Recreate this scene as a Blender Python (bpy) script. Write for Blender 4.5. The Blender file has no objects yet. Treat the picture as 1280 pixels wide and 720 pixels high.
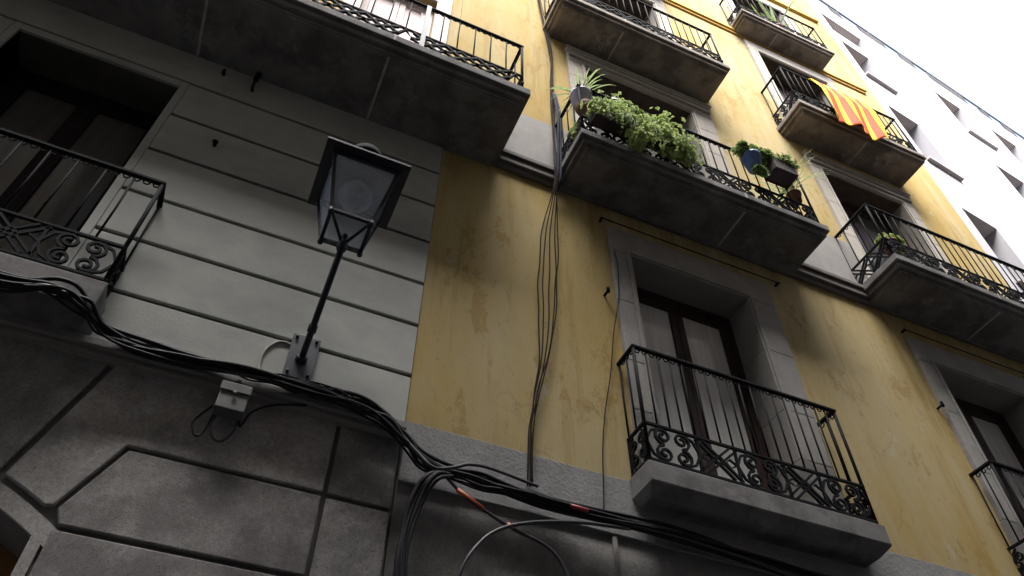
import bpy, bmesh, math, random
from mathutils import Vector, Matrix, noise
random.seed(7)
R = math.radians
scn = bpy.context.scene
COL = scn.collection

# ------------------------------------------------------------------ camera
yaw, pitch, roll = 0.405035, 0.841746, 0.010152
F = Vector((math.sin(yaw)*math.cos(pitch), math.cos(yaw)*math.cos(pitch), math.sin(pitch)))
r0 = Vector((math.cos(yaw), -math.sin(yaw), 0)); u0 = r0.cross(F)
RT = math.cos(roll)*r0 + math.sin(roll)*u0
UP = -math.sin(roll)*r0 + math.cos(roll)*u0
cam = bpy.data.cameras.new('camera'); camo = bpy.data.objects.new('camera', cam); COL.objects.link(camo)
M = Matrix((RT, UP, -F)).transposed().to_4x4(); M.translation = Vector((0, -3.8, 1.6))
camo.matrix_world = M
cam.sensor_width = 36; cam.lens = 36*970.857/1280; cam.clip_end = 500; cam.clip_start = 0.05
scn.camera = camo

# ------------------------------------------------------------------ world, sun, exposure
SUN_EL, SUN_AZ = 60.0, 200.0      # azimuth: direction the light comes from, degrees from +Y clockwise
w = bpy.data.worlds.new('World'); scn.world = w; w.use_nodes = True
nt = w.node_tree; nt.nodes.clear()
out = nt.nodes.new('ShaderNodeOutputWorld'); bg = nt.nodes.new('ShaderNodeBackground')
sky = nt.nodes.new('ShaderNodeTexSky'); sky.sky_type = 'NISHITA'; sky.sun_disc = False
sky.sun_elevation = R(SUN_EL); sky.sun_rotation = R(SUN_AZ)
sky.dust_density = 4.0; sky.air_density = 1.0
hs = nt.nodes.new('ShaderNodeHueSaturation'); hs.inputs['Saturation'].default_value = 0.72
nt.links.new(sky.outputs[0], hs.inputs['Color']); nt.links.new(hs.outputs[0], bg.inputs[0]); nt.links.new(bg.outputs[0], out.inputs[0])
bg.inputs[1].default_value = 0.15
sl = bpy.data.lights.new('sun', 'SUN'); sl.energy = 4.0; sl.angle = R(40); sl.color = (1, 0.985, 0.97)
so = bpy.data.objects.new('sun', sl); COL.objects.link(so)
d = Vector((math.sin(R(SUN_AZ))*math.cos(R(SUN_EL)), math.cos(R(SUN_AZ))*math.cos(R(SUN_EL)), math.sin(R(SUN_EL))))
so.rotation_euler = d.to_track_quat('Z', 'Y').to_euler()
scn.view_settings.view_transform = 'Standard'; scn.view_settings.look = 'None'
scn.view_settings.gamma = 1; scn.view_settings.use_curve_mapping = False
scn.view_settings.exposure = 2.0

# ------------------------------------------------------------------ materials
def nodes(name):
    m = bpy.data.materials.new(name); m.use_nodes = True
    n = m.node_tree; return m, n, n.nodes['Principled BSDF']
def noise_fac(n, scale, stretch=(1, 1, 1), detail=6, rough=0.6, lo=0.35, hi=0.65, off=0):
    g = n.nodes.new('ShaderNodeNewGeometry'); mp = n.nodes.new('ShaderNodeMapping')
    mp.inputs['Scale'].default_value = stretch; mp.inputs['Location'].default_value = (off, off*1.7, off*.6)
    t = n.nodes.new('ShaderNodeTexNoise'); t.inputs['Scale'].default_value = scale
    t.inputs['Detail'].default_value = detail; t.inputs['Roughness'].default_value = rough
    n.links.new(g.outputs['Position'], mp.inputs[0]); n.links.new(mp.outputs[0], t.inputs[0])
    mr = n.nodes.new('ShaderNodeMapRange'); mr.inputs[1].default_value = lo; mr.inputs[2].default_value = hi
    n.links.new(t.outputs[0], mr.inputs[0]); return mr.outputs[0], t.outputs[0]
def mixc(n, fac, a, b):
    x = n.nodes.new('ShaderNodeMix'); x.data_type = 'RGBA'
    for v, i in ((a, 6), (b, 7)):
        if isinstance(v, tuple): x.inputs[i].default_value = (*v, 1)
        else: n.links.new(v, x.inputs[i])
    if isinstance(fac, (int, float)): x.inputs[0].default_value = fac
    else: n.links.new(fac, x.inputs[0])
    return x.outputs[2]
def mult(n, a, k):
    x = n.nodes.new('ShaderNodeMath'); x.operation = 'MULTIPLY'; n.links.new(a, x.inputs[0])
    if isinstance(k, (int, float)): x.inputs[1].default_value = k
    else: n.links.new(k, x.inputs[1])
    return x.outputs[0]
def bump(n, p, h, strength, dist=0.01, prev=None):
    b = n.nodes.new('ShaderNodeBump'); b.inputs['Strength'].default_value = strength; b.inputs['Distance'].default_value = dist
    n.links.new(h, b.inputs['Height'])
    if prev: n.links.new(prev, b.inputs['Normal'])
    n.links.new(b.outputs[0], p.inputs['Normal']); return b.outputs[0]
def surf(name, c1, c2, dark=None, scale=1.5, stretch=(1, 1, 1), rough=0.9, fine=60, bs=0.4, bd=0.004, dlo=.5, dhi=.75, dk=0.7, speck=None, dscale=1.1, dstretch=(1, 1, .35), pale=None):
    m, n, p = nodes(name); p.inputs['Roughness'].default_value = rough
    p.inputs['Specular IOR Level'].default_value = 0.25
    f, _ = noise_fac(n, scale, stretch); c = mixc(n, f, c1, c2)
    if dark:
        f2, _ = noise_fac(n, dscale, dstretch, 8, .65, dlo, dhi, 5.3); c = mixc(n, mult(n, f2, dk), c, dark)
    if pale:
        f4, _ = noise_fac(n, 2.1, (1, 1, 1), 9, .75, .56, .66, 17.7); c = mixc(n, mult(n, f4, .7), c, pale)
    if speck:
        f3, _ = noise_fac(n, 90, (1, 1, 1), 2, .5, .58, .7, 9.1); c = mixc(n, mult(n, f3, .6), c, speck)
        f5, _ = noise_fac(n, 38, (1, 1, 1), 8, .8, .4, .62, 23); c = mixc(n, mult(n, f5, .38), c, speck)
    n.links.new(c, p.inputs['Base Color'])
    _, h = noise_fac(n, fine, (1, 1, 1), 4, .7); b = bump(n, p, h, bs, bd)
    _, h2 = noise_fac(n, 4, (1, 1, 1), 3, .5, off=3); bump(n, p, h2, .15, .012, b)
    return m
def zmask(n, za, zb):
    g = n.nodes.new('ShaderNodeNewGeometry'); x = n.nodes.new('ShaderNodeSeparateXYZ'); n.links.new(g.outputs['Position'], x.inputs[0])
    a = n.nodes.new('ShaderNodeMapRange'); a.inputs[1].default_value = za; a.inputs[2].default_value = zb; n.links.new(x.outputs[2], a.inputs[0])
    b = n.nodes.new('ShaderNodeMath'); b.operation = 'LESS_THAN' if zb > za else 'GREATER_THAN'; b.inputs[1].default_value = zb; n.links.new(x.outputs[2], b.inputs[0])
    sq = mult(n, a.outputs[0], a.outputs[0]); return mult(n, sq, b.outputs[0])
def cracks(n, c, col, scale=.8):
    g = n.nodes.new('ShaderNodeNewGeometry'); t = n.nodes.new('ShaderNodeTexNoise'); t.inputs['Scale'].default_value = 3; t.inputs['Detail'].default_value = 6
    n.links.new(g.outputs['Position'], t.inputs[0]); mx = n.nodes.new('ShaderNodeMix'); mx.data_type = 'VECTOR'; mx.inputs[0].default_value = .25
    n.links.new(g.outputs['Position'], mx.inputs[4]); n.links.new(t.outputs['Color'], mx.inputs[5])
    v = n.nodes.new('ShaderNodeTexVoronoi'); v.feature = 'DISTANCE_TO_EDGE'; v.inputs['Scale'].default_value = scale; n.links.new(mx.outputs[1], v.inputs['Vector'])
    m2 = n.nodes.new('ShaderNodeMapRange'); m2.inputs[1].default_value = .0; m2.inputs[2].default_value = .006; m2.inputs[3].default_value = 1; m2.inputs[4].default_value = 0; n.links.new(v.outputs['Distance'], m2.inputs[0])
    f, _ = noise_fac(n, 1.3, (1, 1, 1), 3, .5, .48, .6, 33)
    return mixc(n, mult(n, mult(n, m2.outputs[0], f), .32), c, col)
def plaster_yellow():
    m, n, p = nodes('yellow_plaster'); p.inputs['Roughness'].default_value = .95; p.inputs['Specular IOR Level'].default_value = .15
    f, _ = noise_fac(n, .9, (1, 1, .4), 7, .65, .38, .6); c = mixc(n, f, (0.336, 0.233, 0.068), (0.360, 0.280, 0.125))
    f, _ = noise_fac(n, .75, (1, 1, .3), 5, .6, .43, .62, 61); c = mixc(n, mult(n, f, .9), c, (0.364, 0.300, 0.167))      # washed out grey beige zones
    f, _ = noise_fac(n, 3.6, (1, 1, .09), 7, .65, .5, .66, 11); c = mixc(n, mult(n, f, .6), c, (0.384, 0.324, 0.205))     # rain washed streaks
    f, _ = noise_fac(n, 7, (1, 1, .07), 6, .7, .54, .64, 4); c = mixc(n, mult(n, f, .42), c, (0.240, 0.158, 0.049))        # brown drips
    f, _ = noise_fac(n, 3.1, (1, 1, .5), 10, .78, .575, .60, 21); c = mixc(n, mult(n, f, .55), c, (0.264, 0.170, 0.053))   # crisp flaked patches
    f, _ = noise_fac(n, 2.3, (1, 1, .7), 11, .8, .60, .625, 77); c = mixc(n, mult(n, f, .7), c, (0.376, 0.340, 0.258))       # bare render
    f, _ = noise_fac(n, 16, (1, 1, .5), 8, .8, .57, .63, 41); c = mixc(n, mult(n, f, .4), c, (0.200, 0.134, 0.053))
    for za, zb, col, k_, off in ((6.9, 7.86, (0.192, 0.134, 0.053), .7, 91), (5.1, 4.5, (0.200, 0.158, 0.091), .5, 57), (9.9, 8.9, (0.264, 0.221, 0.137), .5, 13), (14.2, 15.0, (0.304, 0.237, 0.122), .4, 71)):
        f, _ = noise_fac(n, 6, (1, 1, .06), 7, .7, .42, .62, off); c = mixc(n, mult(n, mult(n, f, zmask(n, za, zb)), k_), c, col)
    c = cracks(n, c, (0.112, 0.079, 0.038))
    n.links.new(c, p.inputs['Base Color'])
    _, h = noise_fac(n, 45, (1, 1, 1), 5, .7); b = bump(n, p, h, .4, .004)
    h, _ = noise_fac(n, 3.1, (1, 1, .5), 10, .78, .575, .60, 21); b = bump(n, p, h, .4, .003, b)
    _, h = noise_fac(n, 5, (1, 1, .4), 5, .6, off=3); bump(n, p, h, .5, .015, b)
    return m
YEL = plaster_yellow()
GREYP = surf('grey_green_paint', (.38, .385, .355), (.33, .335, .31), (.21, .215, .205), scale=2.2, bs=.4, bd=.004, dlo=.47, dhi=.68, dk=.6, dscale=1.8, dstretch=(.6, 1, 1))
GROOVE = surf('groove_mortar', (.10, .095, .08), (.07, .065, .055), scale=4)
STONE = surf('grey_stone', (.47, .445, .425), (.37, .35, .335), (.17, .165, .16), scale=3.5, fine=170, bs=.6, bd=.003, speck=(.08, .076, .072), dlo=.46, dhi=.6, dscale=2.6, dstretch=(1, 1, 1), pale=(.38, .365, .355))
STONE_B = surf('grey_stone_darker', (.36, .34, .33), (.28, .265, .255), (.15, .14, .135), scale=6, fine=150, bs=.7, bd=.004, speck=(.08, .076, .072), dlo=.44, dhi=.6, dscale=3.4, dstretch=(1, 1, 1), pale=(.36, .34, .32))
STONE_C = surf('grey_stone_stained', (.39, .385, .38), (.29, .29, .28), (.17, .16, .15), scale=5, fine=160, bs=.7, bd=.004, speck=(.08, .076, .072), dlo=.43, dhi=.6, dscale=2.9, dstretch=(1, 1, .5), pale=(.34, .33, .32))
JOINT = surf('joint_stone', (.21, .20, .195), (.155, .148, .142), scale=5, fine=120)
STONEM = surf('mid_grey_stone', (.29, .275, .26), (.235, .225, .21), (.15, .14, .13), scale=4, fine=120, bs=.6, bd=.004, speck=(.15, .14, .13))
STONEL = surf('pale_stone', (.42, .385, .335), (.35, .32, .28), (.24, .215, .19), scale=3, fine=60, bs=.6, bd=.005, speck=(.2, .18, .16))
SLABD = surf('shaded_slab', (.185, .178, .172), (.14, .134, .13), (.07, .066, .064), scale=4, fine=60, bs=.5, bd=.005, dlo=.46, dhi=.6, dscale=3.2, dstretch=(1, 1, 1), pale=(.27, .25, .24))  # darker copy of the slab stone: shade on the lower balconies put into its colour
SLAB = surf('weathered_slab', (.235, .20, .175), (.18, .155, .135), (.085, .072, .065), scale=4, fine=50, bs=.5, bd=.005, dlo=.46, dhi=.6, dscale=3.2, dstretch=(1, 1, 1), pale=(.36, .33, .29))
BAND = surf('cement_band', (.28, .275, .27), (.23, .225, .22), (.12, .12, .12), scale=5, fine=45, bs=.8, bd=.008, speck=(.12, .12, .12))
CORN = surf('dark_cornice', (.15, .135, .12), (.11, .1, .09), (.06, .055, .05), scale=4, fine=40)
DARKB = surf('dirty_render', (.29, .28, .265), (.22, .21, .2), (.11, .105, .1), scale=3, fine=70, bs=.8, bd=.006, dlo=.45, dhi=.62, dscale=2.2, dstretch=(1, 1, .5), speck=(.11, .105, .1), pale=(.36, .35, .33))
MORTAR = surf('light_mortar', (.42, .39, .35), (.3, .28, .25), scale=12, fine=80)
WHITE = surf('white_render', (.42, .41, .432), (.39, .38, .40), (.32, .305, .315), scale=.8, fine=40, bs=.15, bd=.003, dk=.4)
WHITEREV = surf('taupe_soffit', (.52, .46, .44), (.47, .42, .40), scale=2, fine=40, bs=.15)
OCHRE = surf('ochre_trim', (.55, .33, .07), (.48, .29, .07), (.3, .17, .05), scale=3, dk=.5)
PINK = surf('pinkish_paint', (.66, .58, .58), (.6, .53, .54), (.45, .4, .4), scale=2, bs=.2)
OPP = surf('opposite_plaster', (.34, .345, .36), (.29, .295, .31), (.2, .2, .21), scale=1)
ASPH = surf('asphalt', (.06, .062, .066), (.045, .047, .05), scale=6, fine=120)
PAVE = surf('pavement_stone', (.25, .24, .22), (.2, .19, .18), scale=5, fine=80)
def simple(name, col, rough=.5, metal=0, spec=.5, coat=0, var=.3, trans=0, st=(1, 1, 1)):
    m, n, p = nodes(name); p.inputs['Roughness'].default_value = rough; p.inputs['Metallic'].default_value = metal
    p.inputs['Specular IOR Level'].default_value = spec; p.inputs['Coat Weight'].default_value = coat; p.inputs['Coat Roughness'].default_value = .06
    p.inputs['Transmission Weight'].default_value = trans
    f, h = noise_fac(n, 9, st, 5, .6)
    c = mixc(n, f, col, tuple(x*(1-var) for x in col)); n.links.new(c, p.inputs['Base Color'])
    return m
IRON = simple('black_iron', (.009, .0095, .011), .8, 0, .1, var=.4)
IRONB = simple('blue_black_iron', (.012, .015, .024), .5, 0, .3, var=.3)
PLATE = simple('grey_iron_plate', (.075, .082, .095), .6, 0, .3, var=.4)
WOODK = simple('black_brown_joinery', (.014, .009, .009), .6, 0, .2)
WOOD = simple('dark_brown_joinery', (.035, .014, .013), .55, 0, .3, var=.4)
SOFF = simple('shade_brown_soffit', (.10, .075, .062), .8, 0, .2, var=.4)
DOORW = simple('varnished_wood', (.32, .15, .045), .5, var=.5)
PANE = simple('curtained_glass', (.56, .56, .55), .6, 0, .4, .9, var=.25, st=(2.2, 1, .12))
PANED = simple('dark_curtained_glass', (.085, .078, .076), .6, 0, .4, .9, var=.45, st=(2.2, 1, .12))
RUB = simple('cable_rubber', (.02, .02, .024), .62, 0, .2, var=.3)
RUBG = simple('grey_cable', (.05, .052, .06), .4, 0, .4, var=.3)
RUBP = simple('pale_cable', (.36, .34, .30), .6, 0, .4, var=.3)
RUBR = simple('brown_wire', (.03, .022, .018), .85, 0, .05, var=.4)
BLUEW = simple('blue_grey_conduit', (.04, .048, .065), .85, 0, .05, var=.3)
BOXG = simple('grey_plastic', (.105, .105, .102), .5, var=.25)
TAPE = simple('orange_tape', (.65, .16, .05), .5); TAPER = simple('red_tape', (.35, .04, .05), .5)
PBLUE = simple('blue_glazed_pot', (.09, .16, .38), .3, coat=.4); PLIL = simple('lilac_pot', (.45, .42, .6), .45); PLAQ = simple('pale_blue_pot', (.42, .56, .62), .35, coat=.3)
TERRA = simple('terracotta', (.2, .09, .06), .8); PDARK = simple('dark_planter', (.045, .03, .03), .7); WPOT = simple('white_plastic_pot', (.6, .6, .62), .5)
FY = simple('yellow_cloth', (.78, .56, .015), .8, spec=.2, var=.06); FR = simple('red_cloth', (.55, .055, .012), .8, spec=.2, var=.08)
def leafmat(name, a, b, c):
    m, n, p = nodes(name); p.inputs['Roughness'].default_value = .55; p.inputs['Specular IOR Level'].default_value = .35
    f, _ = noise_fac(n, 16, (1, 1, 1), 3, .6, .35, .65); x = mixc(n, f, a, b)
    f, _ = noise_fac(n, 60, (1, 1, 1), 2, .5, .52, .62, 8); x = mixc(n, mult(n, f, .6), x, c); n.links.new(x, p.inputs['Base Color'])
    t = n.nodes.new('ShaderNodeBsdfTranslucent'); n.links.new(x, t.inputs[0])
    ms = n.nodes.new('ShaderNodeMixShader'); ms.inputs[0].default_value = .35
    n.links.new(p.outputs[0], ms.inputs[1]); n.links.new(t.outputs[0], ms.inputs[2]); n.links.new(ms.outputs[0], n.nodes['Material Output'].inputs[0]); return m
LEAF = leafmat('pale_green_leaf', (.44, .53, .20), (.26, .35, .11), (.58, .62, .36))
LEAFD = leafmat('green_leaf', (.26, .35, .11), (.13, .2, .06), (.36, .42, .18))
BLADE = leafmat('striped_blade', (.36, .45, .22), (.22, .32, .12), (.55, .57, .32))
def glassmat():
    m, n, p = nodes('lantern_glass'); p.inputs['Base Color'].default_value = (.55, .58, .62, 1); p.inputs['Roughness'].default_value = .12
    tr = n.nodes.new('ShaderNodeBsdfTransparent'); tr.inputs[0].default_value = (.93, .95, .98, 1)
    ms = n.nodes.new('ShaderNodeMixShader'); ms.inputs[0].default_value = .32
    n.links.new(tr.outputs[0], ms.inputs[1]); n.links.new(p.outputs[0], ms.inputs[2]); n.links.new(ms.outputs[0], n.nodes['Material Output'].inputs[0])
    p.inputs['Base Color'].default_value = (.55, .59, .66, 1)
    return m
LGLASS = glassmat()
BULB = simple('frosted_bulb', (.75, .75, .76), .15, coat=.6, var=.5)

# ------------------------------------------------------------------ mesh builder
class MB:
    def __init__(s): s.v = []; s.f = []; s.mi = []; s.sm = []
    def add(s, vs, fs, mi=0, smooth=False):
        o = len(s.v); s.v += [tuple(v) for v in vs]
        for f in fs: s.f.append(tuple(i+o for i in f)); s.mi.append(mi); s.sm.append(smooth)
    def box(s, x0, x1, y0, y1, z0, z1, mi=0):
        s.add([(x0, y0, z0), (x1, y0, z0), (x1, y1, z0), (x0, y1, z0), (x0, y0, z1), (x1, y0, z1), (x1, y1, z1), (x0, y1, z1)],
              [(0, 3, 2, 1), (4, 5, 6, 7), (0, 1, 5, 4), (1, 2, 6, 5), (2, 3, 7, 6), (3, 0, 4, 7)], mi)
    def prism(s, poly, y0, y1, mi=0):           # poly in (x,z), counter-clockwise seen from -y
        n = len(poly); s.add([(x, y0, z) for x, z in poly] + [(x, y1, z) for x, z in poly],
            [tuple(range(n)), tuple(range(2*n-1, n-1, -1))] + [(i, i+n, (i+1) % n+n, (i+1) % n) for i in range(n)], mi)
    def tube(s, pts, r, n=6, mi=0, flat=1.0, smooth=True, taper=None):
        P = [Vector(p) for p in pts]; L = len(P); vs = []; up = None
        for i, p in enumerate(P):
            t = (P[min(i+1, L-1)] - P[max(i-1, 0)]).normalized()
            if up is None: up = Vector((0, 0, 1)) if abs(t.z) < .9 else Vector((0, 1, 0))
            a = (up - t*up.dot(t)).normalized(); b = t.cross(a); up = a
            rr = r if taper is None else r*(1 + (taper-1)*i/(L-1))
            for k in range(n):
                q = 2*math.pi*k/n + (math.pi/4 if n == 4 else 0); vs.append(p + a*rr*math.cos(q) + b*rr*flat*math.sin(q))
        fs = [tuple(range(n))[::-1], tuple(range((L-1)*n, L*n))]
        for i in range(L-1):
            for k in range(n): fs.append((i*n+k, i*n+(k+1) % n, (i+1)*n+(k+1) % n, (i+1)*n+k))
        s.add(vs, fs, mi, smooth)
    def lathe(s, prof, c, n=16, mi=0):          # prof [(r,z)...]
        cx, cy, cz = c; vs = []
        for r_, z in prof:
            for k in range(n): vs.append((cx+r_*math.cos(2*math.pi*k/n), cy+r_*math.sin(2*math.pi*k/n), cz+z))
        fs = [(i*n+k, i*n+(k+1) % n, (i+1)*n+(k+1) % n, (i+1)*n+k) for i in range(len(prof)-1) for k in range(n)]
        fs += [tuple(range(n))[::-1], tuple(range((len(prof)-1)*n, len(prof)*n))]
        s.add(vs, fs, mi, True)
    def build(s, name, mats, parent=None, bevel=0, **tags):
        me = bpy.data.meshes.new(name); me.from_pydata(s.v, [], s.f)
        if not isinstance(mats, (list, tuple)): mats = [mats]
        for m in mats: me.materials.append(m)
        me.polygons.foreach_set('material_index', s.mi); me.polygons.foreach_set('use_smooth', s.sm); me.update()
        o = bpy.data.objects.new(name, me); COL.objects.link(o)
        if parent: o.parent = parent
        if bevel:
            b = o.modifiers.new('bevel', 'BEVEL'); b.width = bevel; b.segments = 2; b.limit_method = 'ANGLE'; b.angle_limit = R(40)
        for k, v in tags.items(): o[k] = v
        return o
def empty(name, loc, label, cat, group=None, rz=0):
    o = bpy.data.objects.new(name, None); COL.objects.link(o); o.location = loc; o.rotation_euler = (0, 0, rz); o.empty_display_size = .2
    o['label'] = label; o['category'] = cat
    if group: o['group'] = group
    return o
def holed(mb, x0, x1, z0, z1, holes, y0, y1, mi=0, rev=0):
    """wall sheet between y0 (street face) and y1 with rectangular holes (hx0,hx1,hz0,hz1)"""
    xs = sorted({x0, x1, *[h[0] for h in holes], *[h[1] for h in holes]}); zs = sorted({z0, z1, *[h[2] for h in holes], *[h[3] for h in holes]})
    xs = [x for x in xs if x0 <= x <= x1]; zs = [z for z in zs if z0 <= z <= z1]
    for i in range(len(xs)-1):
        for j in range(len(zs)-1):
            a, b, c, e = xs[i], xs[i+1], zs[j], zs[j+1]; mx, mz = (a+b)/2, (c+e)/2
            if any(h[0] < mx < h[1] and h[2] < mz < h[3] for h in holes): continue
            mb.add([(a, y0, c), (b, y0, c), (b, y0, e), (a, y0, e)], [(0, 1, 2, 3)], mi)
            mb.add([(a, y1, c), (b, y1, c), (b, y1, e), (a, y1, e)], [(3, 2, 1, 0)], mi)
    for h in list(holes) + [None]:
        a, b, c, e = h if h else (x0, x1, z0, z1)
        q = [(a, c), (b, c), (b, e), (a, e)]
        for k in range(4):
            (xa, za), (xb, zb) = q[k], q[(k+1) % 4]
            f = (0, 1, 2, 3) if h else (3, 2, 1, 0)
            mb.add([(xa, y0, za), (xb, y0, zb), (xb, y1, zb), (xa, y1, za)], [f], rev if (h and k == 2) else mi)

# ------------------------------------------------------------------ street
mb = MB(); mb.box(-60, 90, -60, 80, -.3, 0); mb.build('ground', ASPH, kind='structure')
mb = MB(); mb.box(-30, 50, -1.0, -.06, .004, .12); mb.build('pavement', PAVE, kind='structure', bevel=.01)
mb = MB(); mb.box(-30, 50, -4.94, -4.5, .004, .12); mb.build('opposite_pavement', PAVE, kind='structure', bevel=.01)
mb = MB()
for k in range(110): mb.box(-30+k*.72, -30+k*.72+.70, -2.55, -2.25, .004, .012)
mb.build('street_gutter', PAVE, kind='structure')

# ------------------------------------------------------------------ railings
def spiral(mb, o, ex, cx, cz, r, a0, turns, sgn, th, n=16):
    pts = []
    for i in range(n+1):
        t = i/n; rr = r*(1-.78*t); a = a0 + sgn*turns*2*math.pi*t
        pts.append(o + ex*(cx+rr*math.cos(a)) + Vector((0, 0, cz+rr*math.sin(a))))
    mb.tube(pts, th, 4, smooth=False)
def frieze(mb, o, ex, L, h, seq, det=1, th0=.0125):
    """ornamental band: o = lower corner, ex = unit vector along; seq of modules"""
    W = {'S': 1.25, 'X': .95, 'L': 1.0, 'D': .45}; tot = sum(W[c] for c in seq); x = 0; n = 16 if det else 9; th = th0
    Z = Vector((0, 0, 1))
    if 'D' in seq or seq == 'LL': th = .0175
    P = lambda a, b: o + ex*a + Z*b
    for c in seq:
        w_ = W[c]/tot*L; xc = x+w_/2; hw = w_/2
        if c == 'S':
            r_ = min(h/4.1, w_/4.3)
            for sx in (-1, 1):
                for sz in (-1, 1):
                    spiral(mb, o, ex, xc+sx*r_*1.05, h/2+sz*r_*1.03, r_, math.pi/2 if sz < 0 else -math.pi/2, 1.6, sx*sz, th, n)
                    mb.tube([P(xc+sx*hw*.98, h/2+sz*h*.06), P(xc+sx*hw*.8, h/2+sz*h*.34), P(xc+sx*hw*.45, h/2+sz*h*.46)], th*.9, 4, smooth=False)
        elif c == 'X':
            for sx in (-1, 1):
                for off in (-.10, .10):
                    mb.tube([P(xc-sx*hw*.9+off*w_, .01), P(xc+sx*hw*.9+off*w_, h-.01)], th, 4, smooth=False)
                mb.tube([P(xc+sx*hw*.95, h*.5), P(xc+sx*hw*.6, h*.62), P(xc+sx*hw*.35, h*.5), P(xc+sx*hw*.6, h*.38), P(xc+sx*hw*.95, h*.5)], th*.8, 4, smooth=False)
            if det: mb.tube([P(xc+h*.13*math.cos(a*.7854), h*.5+h*.13*math.sin(a*.7854)) for a in range(9)], th*.8, 4, smooth=False)
        elif c == 'L':
            for sx in (-1, 1):
                mb.tube([P(xc-sx*hw, .01), P(xc+sx*hw, h-.01)], th, 4, smooth=False)
                mb.tube([P(xc+sx*hw, h*.5), P(xc, h-.02)], th*.8, 4, smooth=False); mb.tube([P(xc+sx*hw, h*.5), P(xc, .02)], th*.8, 4, smooth=False)
            for a, b in ((0, .5), (-.5, .5), (.5, .5)):
                q = P(xc+a*w_, h*b); mb.tube([q-ex*.018, q+ex*.018], .02, 4, smooth=False)
        elif c == 'D':
            mb.tube([P(xc-hw*.9, h*.5), P(xc, h*.95), P(xc+hw*.9, h*.5), P(xc, h*.05), P(xc-hw*.9, h*.5)], th, 4, smooth=False)
        mb.tube([P(x+w_, 0), P(x+w_, h)], th, 4, smooth=False) if c in 'SX' and det else None
        x += w_
def balcony(parent, x0, x1, p, zb, zlow, ztop, th, sp, seq, side, mats, individual=True, ovh=.05, joints=(), rings=True, plain=False, label=None, posts=()):
    """slab whose top is zb, railing from zb to ztop"""
    sm = MB(); e = ovh
    sm.box(x0-e, x1+e, -p-e, 0.02, zb-th*.42, zb)
    sm.box(x0-e+.035, x1+e-.035, -p-e+.035, 0.02, zb-th*.72, zb-th*.42-.001)
    sm.box(x0-e+.075, x1+e-.075, -p-e+.075, 0.02, zb-th*.9, zb-th*.72-.001)
    sm.box(x0-e+.085, x1+e-.085, -p-e+.085, 0.02, zb-th, zb-th*.9-.001)
    if plain:
        sm = MB(); t_ = th*.84; A_ = [(x0-e, x1+e, -p-e, zb), (x0-e, x1+e, -p-e, zb-t_), (x0-e+.05, x1+e-.05, -p-e+.10, zb-th-.03)]
        for (a, c, y_, z_) in A_: sm.v += [(a, y_, z_), (c, y_, z_), (c, .02, z_), (a, .02, z_)]
        sm.f = [(3, 2, 1, 0)[::-1], (8, 9, 10, 11)[::-1]] + [(L_*4+i, L_*4+4+i, L_*4+4+(i+1) % 4, L_*4+(i+1) % 4) for L_ in range(2) for i in range(4)]; sm.mi = [0]*len(sm.f); sm.sm = [False]*len(sm.f)
    b = sm.build('balcony', mats, parent, bevel=.009)
    if label: b['label'] = label
    for jx in joints:
        j = MB(); j.box(jx-.011, jx+.011, -p+.035, -.02, zb-th-.003, zb-th-.0005); j.box(jx-.011, jx+.011, -p-e-.003, -p-e-.0005, zb-th*.42+.004, zb-.004); j.build('mortar_joint', MORTAR, b)
    yf = -p; hr = MB()
    rr = .017
    for (a, c) in (((x0, 0.01), (x0, yf)), ((x0, yf), (x1, yf)), ((x1, yf), (x1, 0.01))):
        dx = rr if a[1] == c[1] else 0
        hr.box(min(a[0], c[0])-rr, max(a[0], c[0])+rr, min(a[1], c[1])-(rr if dx else -rr), max(a[1], c[1])+(rr if dx else 0), ztop-.012, ztop+.012)
    hr.build('handrail', IRON, b, bevel=.004)
    for nm, z in (('lower_rail', zlow), ('base_rail', zb+.035)):
        lr = MB(); q = .011
        lr.box(x0-q, x1+q, yf-q, yf+q, z-.009, z+.009); lr.box(x0-q, x0+q, yf+q, .01, z-.009, z+.009); lr.box(x1-q, x1+q, yf+q, .01, z-.009, z+.009)
        lr.build(nm, IRON, b)
    h = zlow-zb-.05
    fm = MB(); frieze(fm, Vector((x0, yf, zb+.042)), Vector((1, 0, 0)), x1-x0, h, seq, individual); fm.build('frieze', IRON, b)
    for xx in (x0, x1):
        fm = MB(); frieze(fm, Vector((xx, yf, zb+.042)), Vector((0, 1, 0)), p, h, side, individual); fm.build('side_frieze', IRON, b)
    if rings:
        rg = MB(); n_ = int((x1-x0)/.062)
        for k in range(n_):
            cx = x0+(k+.5)*(x1-x0)/n_; rg.tube([(cx+.021*math.cos(t*1.0472), yf, ztop-.036+.02*math.sin(t*1.0472)) for t in range(7)], .0055, 4, smooth=False)
        for xx in (x0, x1):
            for k in range(int(p/.062)):
                cy = yf+(k+.5)*.062; rg.tube([(xx, cy+.021*math.cos(t*1.0472), ztop-.036+.02*math.sin(t*1.0472)) for t in range(7)], .0055, 4, smooth=False)
        rg.build('ring_trim', IRON, b)
    pos = []; n_ = round((x1-x0)/sp)
    for k in range(n_+1): pos.append((x0+(x1-x0)*k/n_, yf, .014 if k in (0, n_) else .0075))
    m_ = max(1, round(p/sp))
    for k in range(1, m_+1): 
        for xx in (x0, x1): pos.append((xx, yf+(p-.02)*k/m_, .0075))
    allm = MB()
    for (a, c, r_) in pos:
        t = allm if not individual else MB()
        lean = random.uniform(-.004, .004)
        t.tube([(a, c, zb+(0 if r_ > .01 else zlow-zb-.005)), (a+lean, c, (zb+ztop)/2+.15), (a, c, ztop-.01)], r_, 6)
        if individual: t.build('baluster', IRON, b)
    if not individual: allm.build('baluster', IRON, b, kind='stuff')
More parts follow.
